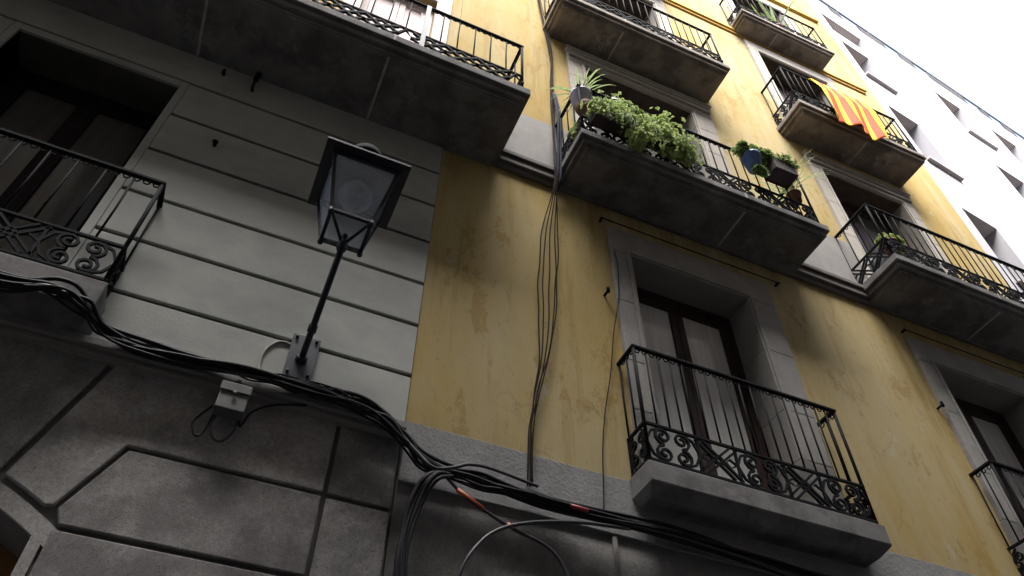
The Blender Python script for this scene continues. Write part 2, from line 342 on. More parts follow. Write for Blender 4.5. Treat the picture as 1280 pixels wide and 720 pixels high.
    for px in posts:
        t = MB(); t.box(px-.022, px+.022, yf-.028, yf-.018, zb, ztop-.01); t.build('railing_post', IRONB, b)
    return b

# ------------------------------------------------------------------ windows
def window(parent, x0, x1, z0, z1, dep, pane=PANE, sur=None, surmat=STONEL, cornice=False, leafs=2, frame=WOOD, blind=None):
    f = MB(); y = dep
    f.box(x0+.002, x0+.07, y, y+.07, z0, z1-.002); f.box(x1-.07, x1-.002, y, y+.07, z0, z1-.002); f.box(x0+.07, x1-.07, y, y+.07, z1-.09, z1-.002); f.box(x0+.07, x1-.07, y, y+.07, z0, z0+.1)
    w_ = (x1-x0-.14)/leafs; tr = z1-.09
    o = f.build('window', frame, parent, bevel=.004)
    for k in range(leafs):
        a = x0+.07+k*w_; lf = MB(); st = .075
        lf.box(a+.003, a+st, y+.015, y+.055, z0+.1, tr-.003); lf.box(a+w_-st, a+w_-.003, y+.015, y+.055, z0+.1, tr-.003)
        lf.box(a+st, a+w_-st, y+.015, y+.055, tr-.09, tr-.003); lf.box(a+st, a+w_-st, y+.015, y+.055, z0+.1, z0+.3)
        lf.build('window_leaf', frame, o, bevel=.004)
        pn = MB(); pn.box(a+st, a+w_-st, y+.035, y+.045, z0+.3, tr-.09); pn.build('pane', pane, o)
    if sur:
        sx0, sx1, sz1 = sur; t = .045; hs_ = [.62, .5, .7, .55, .48, .6, .5]
        for sd, (a, c) in enumerate(((sx0, x0), (x1, sx1))):
            s = MB(); z = z0; k = 0
            while z < z1-.001:
                zz = min(z+hs_[k % 7], z1)
                if z1-zz < .2: zz = z1
                s.box(a, c, -t, dep+.06, z+.004, zz-.004)
                if zz < z1: s.box(a+.002, c-.002, -t+.002, dep+.05, zz-.0045, zz+.0045, 1)
                z = zz; k += 1
            q0, q1 = (x0-.055, x0-.02) if sd == 0 else (x1+.02, x1+.055)
            s.box(q0, q1, -t-.014, -t+.001, z0, z1+.02)
            s.build('jamb', [surmat, MORTAR], o, bevel=.006)
        s = MB(); s.box(sx0, sx1, -t, dep+.06, z1+.001, sz1); s.box(x0-.055, x1+.055, -t-.014, -t+.001, z1+.021, z1+.055)
        if cornice:
            s.box(sx0+.01, sx1-.01, -t-.03, -t+.001, sz1-.17, sz1-.12); s.box(sx0-.0, sx1+.0, -t-.02, -t+.001, sz1-.1, sz1-.07)
            s.box(sx0-.025, sx1+.025, -t-.045, 0, sz1+.001, sz1+.025); s.box(sx0-.012, sx1+.012, -t-.025, 0, sz1-.045, sz1)
        s.build('lintel', surmat, o, bevel=.008)
        if z0 > 6: s = MB(); s.box(x0+.002, x1-.002, -.015, dep-.002, z1-.014, z1-.001); s.build('soffit_shade_board', SOFF, o)  # brown board added under the lintel, its dark colour carries the soffit's shade
    return o

# ================================================================== YELLOW BUILDING
yb = empty('apartment_building', (0, 0, 0), 'ochre yellow plastered building with stone framed balcony windows in the middle of the row', 'building')
X0, X1, ZT = .914, 9.1, 20.9
WN = [ # opening x0,x1,z0,z1, surround x0,x1,top
    (2.81, 4.10, 4.67, 7.17, 2.60, 4.42, 7.52, False), (6.46, 7.72, 4.67, 7.17, 6.24, 8.03, 7.50, False),
    (2.60, 4.17, 8.1, 10.86, 2.35, 4.50, 11.16, True), (6.29, 7.70, 8.1, 10.78, 6.08, 7.93, 11.06, True),
    (2.62, 4.12, 11.6, 14.44, 2.40, 4.36, 14.8, False), (6.23, 7.69, 11.6, 14.44, 6.03, 7.92, 14.8, False),
    (2.66, 4.08, 15.15, 17.6, 2.46, 4.28, 17.9, False), (6.25, 7.65, 15.15, 17.6, 6.05, 7.85, 17.9, False)]
holes = [(a[4]+.03, a[5]-.03, a[2], a[6]-.03) for a in WN]
mb = MB(); holed(mb, X0, X1, 4.66, ZT, holes, 0, .45)
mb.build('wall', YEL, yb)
mb = MB(); holed(mb, X0, X1, 0, 4.658, [(3.0, 4.6, .1, 3.0), (6.4, 8.0, .1, 3.0)], .01, .45); mb.build('ground_floor_wall', DARKB, yb)
for xx in (2.33, 5.4, 8.5):
    mb = MB(); mb.box(xx, xx+.035, -.006, .009, .1, 4.21); mb.build('pilaster_strip', DARKB, yb, bevel=.004)
for a, b in ((3.0, 4.6), (6.4, 8.0)):
    mb = MB(); mb.box(a, b, .2, .26, .1, 3.0); mb.build('shutter', PLATE, yb)
# cement band between ground floor and first floor, with gaps of windows respected
mb = MB(); mb.box(X0+.004, X1-.004, -.012, .009, 4.22, 4.655); mb.build('cement_band', BAND, yb, bevel=.004)
# rendered plinth of the third level and its moulding
seg = [(X0+.004, 2.34), (4.51, 6.07), (7.94, X1-.004)]
for a, b in seg: mb = MB(); mb.box(a, b, -.022, -.001, 8.10, 9.05); mb.build('plinth_band', STONEM, yb, bevel=.004)
mb = MB()
mb.box(X0+.004, X1-.004, -.10, -.001, 8.03, 8.098); mb.box(X0+.004, X1-.004, -.075, -.001, 7.93, 8.029); mb.box(X0+.004, X1-.004, -.04, -.001, 7.86, 7.929)
mb.build('string_course', CORN, yb, bevel=.01)
mb = MB(); mb.box(X0, 8.83, -.06, -.001, 15.0, 15.06); mb.box(X0, 8.80, -.03, -.001, 14.93, 14.999); mb.build('upper_string_course', [OCHRE], yb, bevel=.006)
mb = MB(); mb.box(X0, 8.86, -.06, -.001, 18.22, 18.28); mb.build('top_string_course', OCHRE, yb, bevel=.006)
mb = MB(); mb.box(X0, X1+.1, -.35, 8, ZT+.002, ZT+.2); mb.build('roof_slab', STONEL, yb)
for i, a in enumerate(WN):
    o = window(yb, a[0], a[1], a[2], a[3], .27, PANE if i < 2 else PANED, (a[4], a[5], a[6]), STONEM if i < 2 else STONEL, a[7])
for (a, b) in ((2.52, 4.60), (6.22, 8.05)):
    m_ = MB(); m_.tube([(a, -.05, 7.60), (b, -.05, 7.60)], .006, 6)
    for q in (a+.02, b-.02): m_.tube([(q, 0, 7.60), (q, -.055, 7.60)], .014, 6)
    m_.build('awning_rod', IRON, yb)
for (a, b) in ((2.49, 6.52), (6.18, 6.52)):
    m_ = MB(); m_.tube([(a, .01, b), (a, -.07, b)], .012, 8); m_.tube([(a, -.07, b-.02), (a, -.07, b+.035)], .016, 8); m_.build('shutter_hook', IRON, yb)

SEQ3 = 'SXSXS'
balcony(yb, 2.54, 4.44, .23, 4.67, 5.01, 5.74, .19, .105, SEQ3, 'S', SLABD, True, plain=True, ovh=.035, label='shallow grey stone balcony with scrollwork')
balcony(yb, 6.16, 8.06, .23, 4.67, 5.01, 5.74, .19, .105, SEQ3, 'S', SLABD, False, ovh=.06, plain=True)
balcony(yb, 2.12, 4.90, .55, 8.10, 8.44, 9.06, .22, .135, 'SXSLSXSXS', 'SX', SLABD, True, joints=(3.92,))
balcony(yb, 5.88, 8.68, .55, 8.10, 8.44, 9.06, .22, .125, 'SXSXSXSXS', 'XX', SLABD, True, joints=(7.3,))
balcony(yb, 2.08, 4.57, .49, 11.62, 11.98, 12.70, .22, .125, 'LXLXLXLXL', 'LX', SLAB, False, joints=(2.98,), rings=False)
balcony(yb, 5.84, 8.05, .47, 11.62, 11.98, 12.72, .22, .12, 'SXSXSXS', 'XS', SLAB, False, joints=(7.0,), rings=False)
balcony(yb, 2.2, 4.3, .38, 15.17, 15.5, 16.25, .2, .13, 'SXSXSXS', 'S', SLAB, False, rings=False)
balcony(yb, 5.87, 7.80, .34, 15.17, 15.5, 16.25, .2, .16, 'SXSXSXS', 'S', SLAB, False, joints=(6.6,), rings=False)

# ================================================================== LEFT BUILDING
lb = empty('corner_building', (-10, 0, 0), 'grey banded building with a rusticated stone base to the left of the yellow one', 'building')
class Off(MB):
    def build(s, *a, **k):
        s.v = [(x+10, y, z) for x, y, z in s.v]; return super().build(*a, **k)
XL, XR = -20.0, .91
wins_l = [(-2.49, -1.30, 4.85, 7.32)] + [(-2.49-k*3.6, -1.30-k*3.6, 4.85, 7.32) for k in range(1, 5)]
mb = Off(); holed(mb, XL, XR, 4.53, 7.85, wins_l, .012, .45); mb.build('backing_wall', GROOVE, lb)
mb = Off(); gz = [4.53, 5.02, 5.49, 5.93, 6.43, 6.92, 7.41]; g = .016
edges = [XL]
for h_ in sorted(wins_l): edges += [h_[0]-.06, h_[1]+.06]
edges += [XR]
for i in range(0, len(edges), 2):
    for a, b in zip(gz[:-1], gz[1:]): mb.box(edges[i], edges[i+1], -.014, .011, a+g, b-g)
mb.box(XL, XR, -.014, .011, 7.41+g*.8, 7.845)
mb.build('wall_courses', GREYP, lb, bevel=.006)
for h_ in wins_l:
    mb = Off(); mb.box(h_[0]-.058, h_[0], -.014, .42, 4.86, 7.40); mb.box(h_[1], h_[1]+.058, -.014, .42, 4.86, 7.40); mb.box(h_[0]+.001, h_[1]-.001, -.014, .42, 7.321, 7.40)
    mb.build('window_margin', GREYP, lb, bevel=.005)
def shifted(parent, fn):     # builds children whose coordinates are world ones under the displaced root
    before = set(bpy.data.objects); r_ = fn()
    for o in set(bpy.data.objects)-before:
        if o.parent == parent: o.location.x += 10
    return r_
for h_ in wins_l[:2]: shifted(lb, lambda: window(lb, h_[0]+.001, h_[1]-.001, 4.85, 7.319, .34, PANED, None, frame=WOODK))
mb = Off(); up_h = [(-.23, .60, 8.15, 11.0), (-2.5, -1.3, 8.15, 11.0), (-4.6, -3.4, 8.15, 11.0)]
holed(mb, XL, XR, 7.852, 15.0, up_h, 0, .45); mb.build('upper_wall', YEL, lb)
mb = Off(); mb.box(-.23, .78, -.02, -.001, 11.001, 11.2); mb.box(.601, .78, -.02, -.001, 8.15, 11.0); mb.box(-.41, -.231, -.02, -.001, 8.15, 11.0)
mb.build('shutter_surround', PINK, lb)
shifted(lb, lambda: window(lb, -.228, .598, 8.15, 10.998, .1, PINK, None, frame=PINK))
for h_ in up_h[1:]: shifted(lb, lambda: window(lb, h_[0]+.002, h_[1]-.002, 8.15, 10.998, .2, PANED, None))
mb = Off(); mb.box(XL, XR+.01, -.3, 8, 15.002, 15.2); mb.build('roof_slab', STONEL, lb)
# cornice over the stone base
mb = Off(); mb.box(XL, XR-.002, -.085, .01, 4.535, 4.59); mb.box(XL, XR-.002, -.055, .029, 4.50, 4.534); mb.build('cornice', STONEM, lb, bevel=.006)
# stone base
mb = Off(); door_top = 3.2
mb.box(XL, -3.12, .03, .45, 0, 4.533); mb.box(-.68, XR, .03, .45, 0, 4.533)
cx, cz, rad = -1.9, 1.56, 2.235
arc = [(cx+rad*math.sin(t), cz+rad*math.cos(t)) for t in [R(-33+66*k/24) for k in range(25)]]
poly = [(-3.12, 4.533)] + [(-3.12, arc[0][1])] + arc + [(-.68, arc[-1][1]), (-.68, 4.533)]
mb.prism(poly, .03, .45)
mb.build('base_wall', JOINT, lb)
def shrink(poly, s):
    n = len(poly); out_ = []
    for i in range(n):
        p0, p1, p2 = Vector(poly[i-1]), Vector(poly[i]), Vector(poly[(i+1) % n])
        e1 = (p1-p0).normalized(); e2 = (p2-p1).normalized(); n1 = Vector((-e1.y, e1.x)); n2 = Vector((-e2.y, e2.x))
        k = 1+n1.dot(n2); out_.append(tuple(p1+(n1+n2)*s/k))
    return out_
def pol(r_, deg): return (cx+r_*math.sin(R(deg)), cz+r_*math.cos(R(deg)))
mb = Off(); g2 = .02; jx = .52
blocks = []
ri = rad+.115     # intrados after the moulding
def arcp(d0, d1, n=6): return [pol(ri, d0+(d1-d0)*k/n) for k in range(n+1)]
# right hand voussoir running into the upper course
blocks.append([(-.70, 3.62), (-.51, 4.02), (jx, 4.02), (jx, 4.53), (-.755, 4.53)] + [(-.79, 4.40)] + arcp(23, 29.3))
blocks.append([(-.79, 4.42), (-.76, 4.53), (-1.36, 4.53)] + arcp(10, 22.8))
blocks.append(arcp(-9.7, 9.7) + [(-1.38, 4.53), (-2.42, 4.53)])
blocks.append([(-.70, 3.62-.001), (-.66, 3.53), (jx, 3.53), (jx, 4.02), (-.51, 4.02)])
for m_ in (0, 1, 3):
    pass
def mirror(b): return [(2*cx-x, z) for x, z in b][::-1]
blocks += [mirror(blocks[1])]
lx = 2*cx-jx
blocks.append(mirror(blocks[0])); blocks.append(mirror(blocks[3]))
z = 3.53
while z > .4:
    for a, b in ((-.68, jx), (jx, XR), (lx, -3.12)): blocks.append([(a, z-.49), (b, z-.49), (b, z), (a, z)])
    z -= .49
blocks.append([(jx, 4.02), (XR, 4.02), (XR, 4.53), (jx, 4.53)]); blocks.append([(jx, 3.53), (XR, 3.53), (XR, 4.02), (jx, 4.02)])
def area(b): return sum(b[i-1][0]*b[i][1]-b[i][0]*b[i-1][1] for i in range(len(b)))
for bi, b in enumerate(blocks):
    if area(b) < 0: b = b[::-1]
    mb.prism(shrink(b, .0135), -.004+.004*(bi % 3), .031, (bi*7 % 5) % 3)
for k in range(4):
    for i in range(6):
        z0_ = 4.53-.5*i; mb.box(lx-1.4*(k+1)+.017, lx-1.4*k-.017, -.0, .031, z0_-.483, z0_-.017)
mb.build('ashlar', [STONE, STONE_B, STONE_C], lb, bevel=.007)
# arch moulding and door
mb = Off(); a0 = [pol(rad+.095, -34+68*k/24) for k in range(25)]; a1 = [pol(rad+.005, -34+68*k/24) for k in range(25)]
for k in range(24): mb.prism([a1[k], a1[k+1], a0[k+1], a0[k]][::1] if False else [a1[k], a1[k+1], a0[k+1], a0[k]], .008, .029)
mb.box(-.735, -.683, .0085, .029, 0, 3.545)
mb.build('arch_moulding', STONE, lb)
mb = Off(); mb.box(-3.1, -.70, .33, .38, 0, 4.1); d_ = mb.build('door', DOORW, lb, bevel=.01)
mb = Off()
for k in range(4):
    mb.box(-3.0+k*.58, -2.52+k*.58, .31, .329, .3, 1.6); mb.box(-3.0+k*.58, -2.52+k*.58, .31, .329, 1.75, 3.2)
mb.build('door_panel', DOORW, d_, bevel=.01)
shifted(lb, lambda: balcony(lb, -2.83, -.97, .21, 4.86, 5.19, 5.86, .25, .165, SEQ3, 'S', SLABD, True, plain=True, ovh=.03, label='left hand shallow balcony with spiral scrolls'))
shifted(lb, lambda: balcony(lb, -5.2, 1.41, .70, 8.10, 8.42, 9.06, .26, .165, 'DLLLDLLLDLLLDLLLDLLLDLLLD', 'LL', SLABD, True, ovh=.06, joints=(.18, -1.32, -2.82), posts=(.42, -1.6), label='long dark balcony above the lantern'))

# ================================================================== WHITE BUILDING
AW = R(6.38)
wb = empty('white_building', (9.104, .0, 0), 'tall plain white building with small deep windows beyond the yellow one', 'building', rz=AW)
WH = 20.35; hl = []
c1 = [(18.0, 16.35), (15.1, 13.17), (11.75, 9.95), (8.5, 6.7), (5.3, 3.4)]
c2 = [(19.2, 17.25), (15.9, 13.95), (12.6, 10.65), (9.3, 7.35), (6.0, 4.1)]
sills = []
for (a, b, cc) in [(.33, 1.18, c1), (4.0, 4.95, c2), (6.1, 7.1, c2), (8.4, 9.3, c1), (10.6, 11.6, c2), (13.2, 14.1, c1), (15.5, 16.5, c2), (18, 19, c1), (21, 22, c2), (24, 25, c1), (28, 29, c2), (33, 34, c1)]:
    for t_, s_ in cc: hl.append((a, b, s_, t_))
hl.append((.31, 1.62, 18.5, 19.5))
hl = [h_ for h_ in hl]
mb = MB(); holed(mb, 0.0, 38, 0, WH, hl, 0, .5, 0, 1); mb.build('wall', [WHITE, WHITEREV], wb)
for h_ in hl:
    mb = MB(); mb.box(h_[0], h_[1], .36, .42, h_[2], h_[3]); m2 = mb.build('window', WHITE, wb)
    mb = MB(); mb.box(h_[0]+.06, h_[1]-.06, .345, .359, h_[2]+.06, h_[3]-.06); mb.build('pane', PANED, m2)
    if h_[3] != 19.5:
        mb = MB(); mb.box(h_[0]-.02, h_[1]+.02, -.07, .34, h_[2]-.045, h_[2]-.002); mb.build('sill', WHITEREV, m2)
mb = MB(); mb.box(-.0, 38, -.006, 8, WH+.002, WH+.06); mb.build('roof_slab', WHITE, wb)
rl = empty('roof_railing', (9.104, 0, WH+.06), 'thin railing with planters along the top edge of the white building', 'railing', rz=AW)
mb = MB(); mb.box(0.3, 38, -.02, .02, .52, .56); mb.build('handrail', PLATE, rl)
mb = MB(); s_ = .3; k = 0
while s_ < 38: mb.box(s_, s_+.03, -.015, .015, 0, .52); s_ += 1.1
mb.build('railing_post', PLATE, rl)
random.seed(3); s_ = 1.1
while s_ < 30:
    L_ = random.choice([.25, .35, .9, 1.3, .5]); mb = MB(); mb.box(s_, s_+L_, -.012, .012, .03, random.choice([.5, .45, .4])); mb.build('railing_screen', surf('screen_cloth', (.05, .046, .048), (.035, .03, .032)) if k == 0 else bpy.data.materials['screen_cloth'], rl); k += 1
    s_ += L_+random.uniform(.2, 1.0)

# ================================================================== OPPOSITE BUILDING (behind the camera)
ob = empty('opposite_building', (0, -5.0, 0), 'beige building across the narrow street behind the viewer', 'building')
OH = 16.8
mb = MB(); oh = []
for k in range(-6, 12):
    for f_ in range(4): oh.append((k*3.2-.6, k*3.2+.6, 4.8+f_*3.0, 6.9+f_*3.0))
    oh.append((k*3.2-.8, k*3.2+.8, .1, 2.9))
holed(mb, -22, 40, 0, OH, oh, 0, -.4); mb.v = [(x, y, z) for x, y, z in mb.v]
mb.f = [f_[::-1] for f_ in mb.f]; mb.build('wall', OPP, ob)
mb = MB()
for h_ in oh: mb.box(h_[0], h_[1], -.3, -.25, h_[2], h_[3])
mb.build('window', PANED, ob)
mb = MB(); mb.box(-22, 40, -8, .3, OH+.002, OH+.2); mb.build('roof_slab', STONEL, ob)

# ================================================================== LANTERN
L0 = Vector((.215, -.68, 5.27))
ln = empty('wall_lantern', (.2, -.015, 4.9), 'black square glazed street lantern on an iron arm fixed to the grey banded wall', 'street lamp')
def LN(mb, name, mat, parent=ln, **k):
    root = Vector((.2, -.015, 4.9)); mb.v = [tuple(Vector(v)-root) for v in mb.v]; return mb.build(name, mat, parent, **k)
mb = MB(); mb.box(.115, .29, -.034, -.015, 4.73, 5.08); pl = LN(mb, 'mounting_plate', PLATE, bevel=.004)
for bx in (.14, .265):
    for bz in (4.76, 5.05):
        mb = MB(); mb.tube([(bx, -.034, bz), (bx, -.05, bz)], .011, 6); LN(mb, 'bolt', IRONB, pl)
mb = MB(); mb.tube([(.2, -.034, 4.87), (.203, -.14, 4.93), (.207, -.3, 5.035), L0 - Vector((0, 0, .02))], .021, 10)
mb.tube([(.2, -.034, 4.87), (.2, -.06, 4.885)], .038, 10); mb.tube([(.2045, -.2, 4.97), (.206, -.24, 4.996)], .029, 10)
LN(mb, 'arm', IRONB)
mb = MB(); mb.lathe([(.002, -.05), (.028, -.035), (.036, 0), (.03, .03), (.014, .045), (.014, .075), (.022, .085), (.016, .11), (.001, .125)], L0, 14); LN(mb, 'hub', IRONB)
zb_, zt_ = 5.42, 5.90; hb, ht = .127, .215; c0 = Vector((.215, -.68, 0))
cor = [(-1, -1), (1, -1), (1, 1), (-1, 1)]
for (a, b) in cor:
    mb = MB(); P0 = L0+Vector((0, 0, .01)); P3 = Vector((c0.x+a*hb, c0.y+b*hb, zb_)); mid = (P0+P3)/2 + Vector((a*.02, b*.02, -.025))
    mb.tube([P0, P3], .0105, 6); LN(mb, 'strut', IRONB)
mb = MB()
for (a, b) in cor: mb.tube([(c0.x+a*hb, c0.y+b*hb, zb_), (c0.x+a*ht, c0.y+b*ht, zt_)], .0145, 4, smooth=False)
for z_, h_, t_ in ((zb_, hb, .016), (zt_-.005, ht, .018)):
    for i in range(4):
        a, b = cor[i], cor[(i+1) % 4]; mb.tube([(c0.x+a[0]*h_, c0.y+a[1]*h_, z_), (c0.x+b[0]*h_, c0.y+b[1]*h_, z_)], t_, 4, smooth=False)
for (a, b) in cor: mb.tube([(c0.x+a*hb, c0.y+b*hb, zb_-.035), (c0.x+a*hb, c0.y+b*hb, zb_+.01)], .017, 8)
LN(mb, 'lantern_frame', IRONB)
for i in range(4):
    a, b = cor[i], cor[(i+1) % 4]; q = .985
    mb = MB(); vs = [(c0.x+a[0]*hb*q, c0.y+a[1]*hb*q, zb_), (c0.x+b[0]*hb*q, c0.y+b[1]*hb*q, zb_), (c0.x+b[0]*ht*q, c0.y+b[1]*ht*q, zt_), (c0.x+a[0]*ht*q, c0.y+a[1]*ht*q, zt_)]
    inn = [(x-(x-c0.x)*.025, y-(y-c0.y)*.025, z) for x, y, z in vs]
    mb.add(vs+inn, [(0, 1, 2, 3), (7, 6, 5, 4), (0, 4, 5, 1), (1, 5, 6, 2), (2, 6, 7, 3), (3, 7, 4, 0)]); LN(mb, 'glass_pane', LGLASS)
mb = MB(); hr_ = .28
def ring(h_, z): return [(c0.x+a*h_, c0.y+b*h_, z) for a, b in cor]
vs = ring(ht-.01, zt_+.002)+ring(hr_, zt_+.012)+ring(hr_, zt_+.03)+ring(.12, zt_+.25)
fs = [(3, 2, 1, 0)]
for L_ in range(3):
    for i in range(4): fs.append((L_*4+i, L_*4+(i+1) % 4, L_*4+4+(i+1) % 4, L_*4+4+i))
fs.append((12, 13, 14, 15)); mb.add(vs, fs); rf = LN(mb, 'lantern_roof', IRONB, bevel=.004)
mb = MB(); mb.box(c0.x-.19, c0.x+.19, c0.y-.19, c0.y+.19, zt_-.006, zt_+.0); LN(mb, 'reflector', simple('grey_reflector', (.5, .52, .56), .5), rf)
mb = MB(); mb.lathe([(.10, 0), (.10, .03), (.125, .05), (.125, .07), (.115, .12), (.085, .165), (.04, .185), (.001, .19)], (c0.x, c0.y, zt_+.251), 18); LN(mb, 'vent_cap', IRON, rf)
mb = MB(); pr = [(.001, -.125)]+[(.115*math.sin(R(t)), -.01-.115*math.cos(R(t))) for t in range(20, 160, 14)]+[(.035, .1), (.035, .17)]
mb.lathe(pr, (c0.x, c0.y, 5.80), 20); LN(mb, 'bulb', BULB)

# ================================================================== CABLES
def smooth(pts, n=8):
    P = [Vector(p) for p in pts]; P = [P[0]*2-P[1]]+P+[P[-1]*2-P[-2]]; o = []
    for i in range(1, len(P)-2):
        for k in range(n):
            t = k/n; a, b, c, e = P[i-1:i+3]
            o.append(.5*((2*b)+(-a+c)*t+(2*a-5*b+4*c-e)*t*t+(-a+3*b-3*c+e)*t*t*t))
    o.append(P[-2]); return o
def cable(name, pts, r, mat, label, cat='cable', group=None, wob=0, n=8, sd=0):
    P = smooth(pts, n)
    if wob: P = [p+Vector((noise.noise((sd*7.1, i*.1, 0))*wob*.3, noise.noise((sd*3.3, i*.08, 5))*wob*.6, noise.noise((sd*5.7, i*.08, 9))*wob)) for i, p in enumerate(P)]
    m_ = MB(); m_.tube(P, r, 6); o = m_.build(name, mat); o['label'] = label; o['category'] = cat
    if group: o['group'] = group
    return o
path = [(-4.2, -.27, 4.70), (-2.2, -.27, 4.63), (-1.42, -.26, 4.63), (-1.14, -.26, 4.68), (-.99, -.22, 4.66), (-.85, -.14, 4.60), (-.53, -.105, 4.575), (-.13, -.11, 4.59), (.22, -.11, 4.60), (.51, -.11, 4.59), (.75, -.11, 4.54), (.90, -.10, 4.43), (1.06, -.07, 4.33), (1.35, -.06, 4.31), (1.6, -.06, 4.30), (2.2, -.07, 4.27), (3.08, -.08, 4.25), (3.9, -.07, 4.22), (5.2, -.06, 4.2), (7, -.06, 4.2), (9, -.05, 4.2)]
random.seed(11)
for k in range(17):
    a = random.uniform(-1, 1); b = random.uniform(-1, 1); r_ = random.choice([.006, .008, .010, .0125])
    pts = [(x, y-.022-.022*b, z+.045*a+random.uniform(-.014, .014)) for x, y, z in path]
    cable('facade_cable', pts, r_, RUBG if k == 3 else RUB, 'cable in the thick sagging bundle running along the wall above the ground floor' if k != 3 else 'lone greyer, shinier cable within the thick bundle above the ground floor', group='cables bundled along the facade' if k != 3 else None, wob=.05, sd=k+1, n=10)
for k in range(6):
    rs = random.Random(k+5); x = rs.uniform(-.4, .0); pts = []
    while x < .72:
        pts.append((x, -.125+rs.uniform(-.02, .02), 4.60-(max(0, x-.6)*.38)+rs.uniform(-.055, .05))); x += rs.uniform(.10, .2)
    cable('tangled_wire', pts, .0055, RUB, 'thin loose black wire tangled over the cable bundle below the lantern', 'wire', 'loose wires tangled over the cable bundle')
for k in range(4):
    xo = k*.022; pts = [(1.16+xo, -.10, 4.28), (1.06+xo, -.12-.01*k, 4.22), (.99+xo, -.12, 4.08), (.955+xo*.8, -.1, 3.85), (.95+xo*.8, -.1, 3.6), (1.0+xo, -.1, 3.2), (1.02+xo, -.08, 2.2), (1.02+xo, -.06, .1)]
    cable('drop_cable', pts, .012 if k % 2 else .016, RUB, ['leftmost', 'second from left', 'third from left', 'rightmost'][k]+' of four black cables dropping beside the stone base edge', group='cables dropping beside the stone base', wob=.03, sd=30+k)
cable('coiled_cable', [(1.12, -.08, 4.33), (1.2, -.1, 4.24), (1.32, -.10, 4.15), (1.59, -.10, 4.03), (1.78, -.10, 3.98), (1.88, -.10, 3.92), (1.95, -.1, 3.80), (1.97, -.1, 3.62), (1.85, -.1, 3.38), (1.62, -.1, 3.27), (1.4, -.1, 3.36), (1.30, -.1, 3.56), (1.31, -.12, 3.72), (1.41, -.12, 3.89), (1.52, -.12, 3.99), (1.66, -.12, 4.06), (1.85, -.12, 4.12), (2.08, -.12, 4.17), (2.4, -.1, 4.22)], .0115, RUBG, 'grey cable hanging in a big loop below the bundle, crossing itself')
for (p0, p1, m_, l_) in (((1.565, -.113, 4.035), (1.60, -.113, 4.025), TAPE, 'orange tape tying the looped cable where it crosses itself'), ((1.25, -.1, 4.19), (1.42, -.1, 4.105), TAPE, 'long faded orange tape wrapped on the upper end of the looped cable'), ((1.98, -.125, 4.26), (2.1, -.125, 4.255), TAPER, 'red tape around the cable bundle near the hanging wires')):
    t = MB(); t.tube([p0, p1], .0145, 8); o = t.build('cable_tape', m_); o['label'] = l_; o['category'] = 'tape'
cable('looped_cable', [(.86, -.13, 4.46), (.97, -.16, 4.33), (1.07, -.19, 4.235), (1.18, -.18, 4.27), (1.3, -.17, 4.335), (1.45, -.16, 4.35), (1.75, -.15, 4.32)], .011, RUBG, 'shiny grey cable making a small loop where the bundle reaches the yellow wall')
# hanging wires
base = [(1.96, 13.5), (1.98, 12.4), (2.10, 10.94), (2.10, 10.0), (2.08, 9.16), (2.03, 8.3), (2.02, 7.82), (1.99, 7.3), (1.95, 6.8), (1.925, 6.4), (1.91, 6.0), (1.87, 5.5), (1.80, 5.11), (1.76, 4.8), (1.75, 4.40)]
WL = ['leftmost of the five thin wires fanning down the yellow wall', 'second from left of the five thin wires on the yellow wall', 'middle one of the five thin wires down the yellow wall', 'second from right of the five thin wires on the yellow wall', 'rightmost of the five thin wires fanning down the yellow wall']
for k, am in enumerate([-.075, -.03, .02, .06, .085]):
    pts = []
    for x, z in base:
        s_ = max(0, math.sin((7.8-z)/(7.8-5.3)*math.pi)) if 5.3 < z < 7.8 else 0
        pts.append((x+am*s_*(1.1 if k % 2 else .9)+.006*(k-2), -.03-.006*k-(.09 if 7.7 < z < 9.1 else 0), z))
    cable('hanging_wire', pts, .0052, RUBR, WL[k], 'wire', 'wires hanging down the yellow wall', wob=.045, sd=50+k, n=10)
for k in range(2):
    cable('conduit', [(2.10+.03*k, -.05, 9.75), (2.085+.03*k, -.14, 9.1), (2.06+.03*k, -.15, 8.5), (2.03+.03*k, -.15, 7.9), (2.02+.03*k, -.05, 7.7)], .013, BLUEW, ['left', 'right'][k]+' one of two blue grey conduits beside the plant balcony', 'conduit', 'conduits beside the plant balcony', wob=.02, sd=70+k)
cable('single_wire', [(2.62, -.055, 7.15), (2.63, -.055, 6.9), (2.60, -.05, 6.5), (2.52, -.02, 6.05), (2.45, -.02, 5.6), (2.36, -.02, 5.17), (2.31, -.02, 4.8), (2.27, -.03, 4.35)], .004, RUBR, 'single thin wire curving down left of the stone framed window', 'wire', wob=.02, sd=80)
cable('lamp_feed_cable', [(-.02, -.13, 4.63), (-.02, -.03, 4.70), (-.025, -.022, 4.86), (.02, -.022, 4.96), (.07, -.022, 4.99), (.12, -.02, 4.985)], .0075, RUBP, 'short pale cable curving up to the lantern mounting plate')
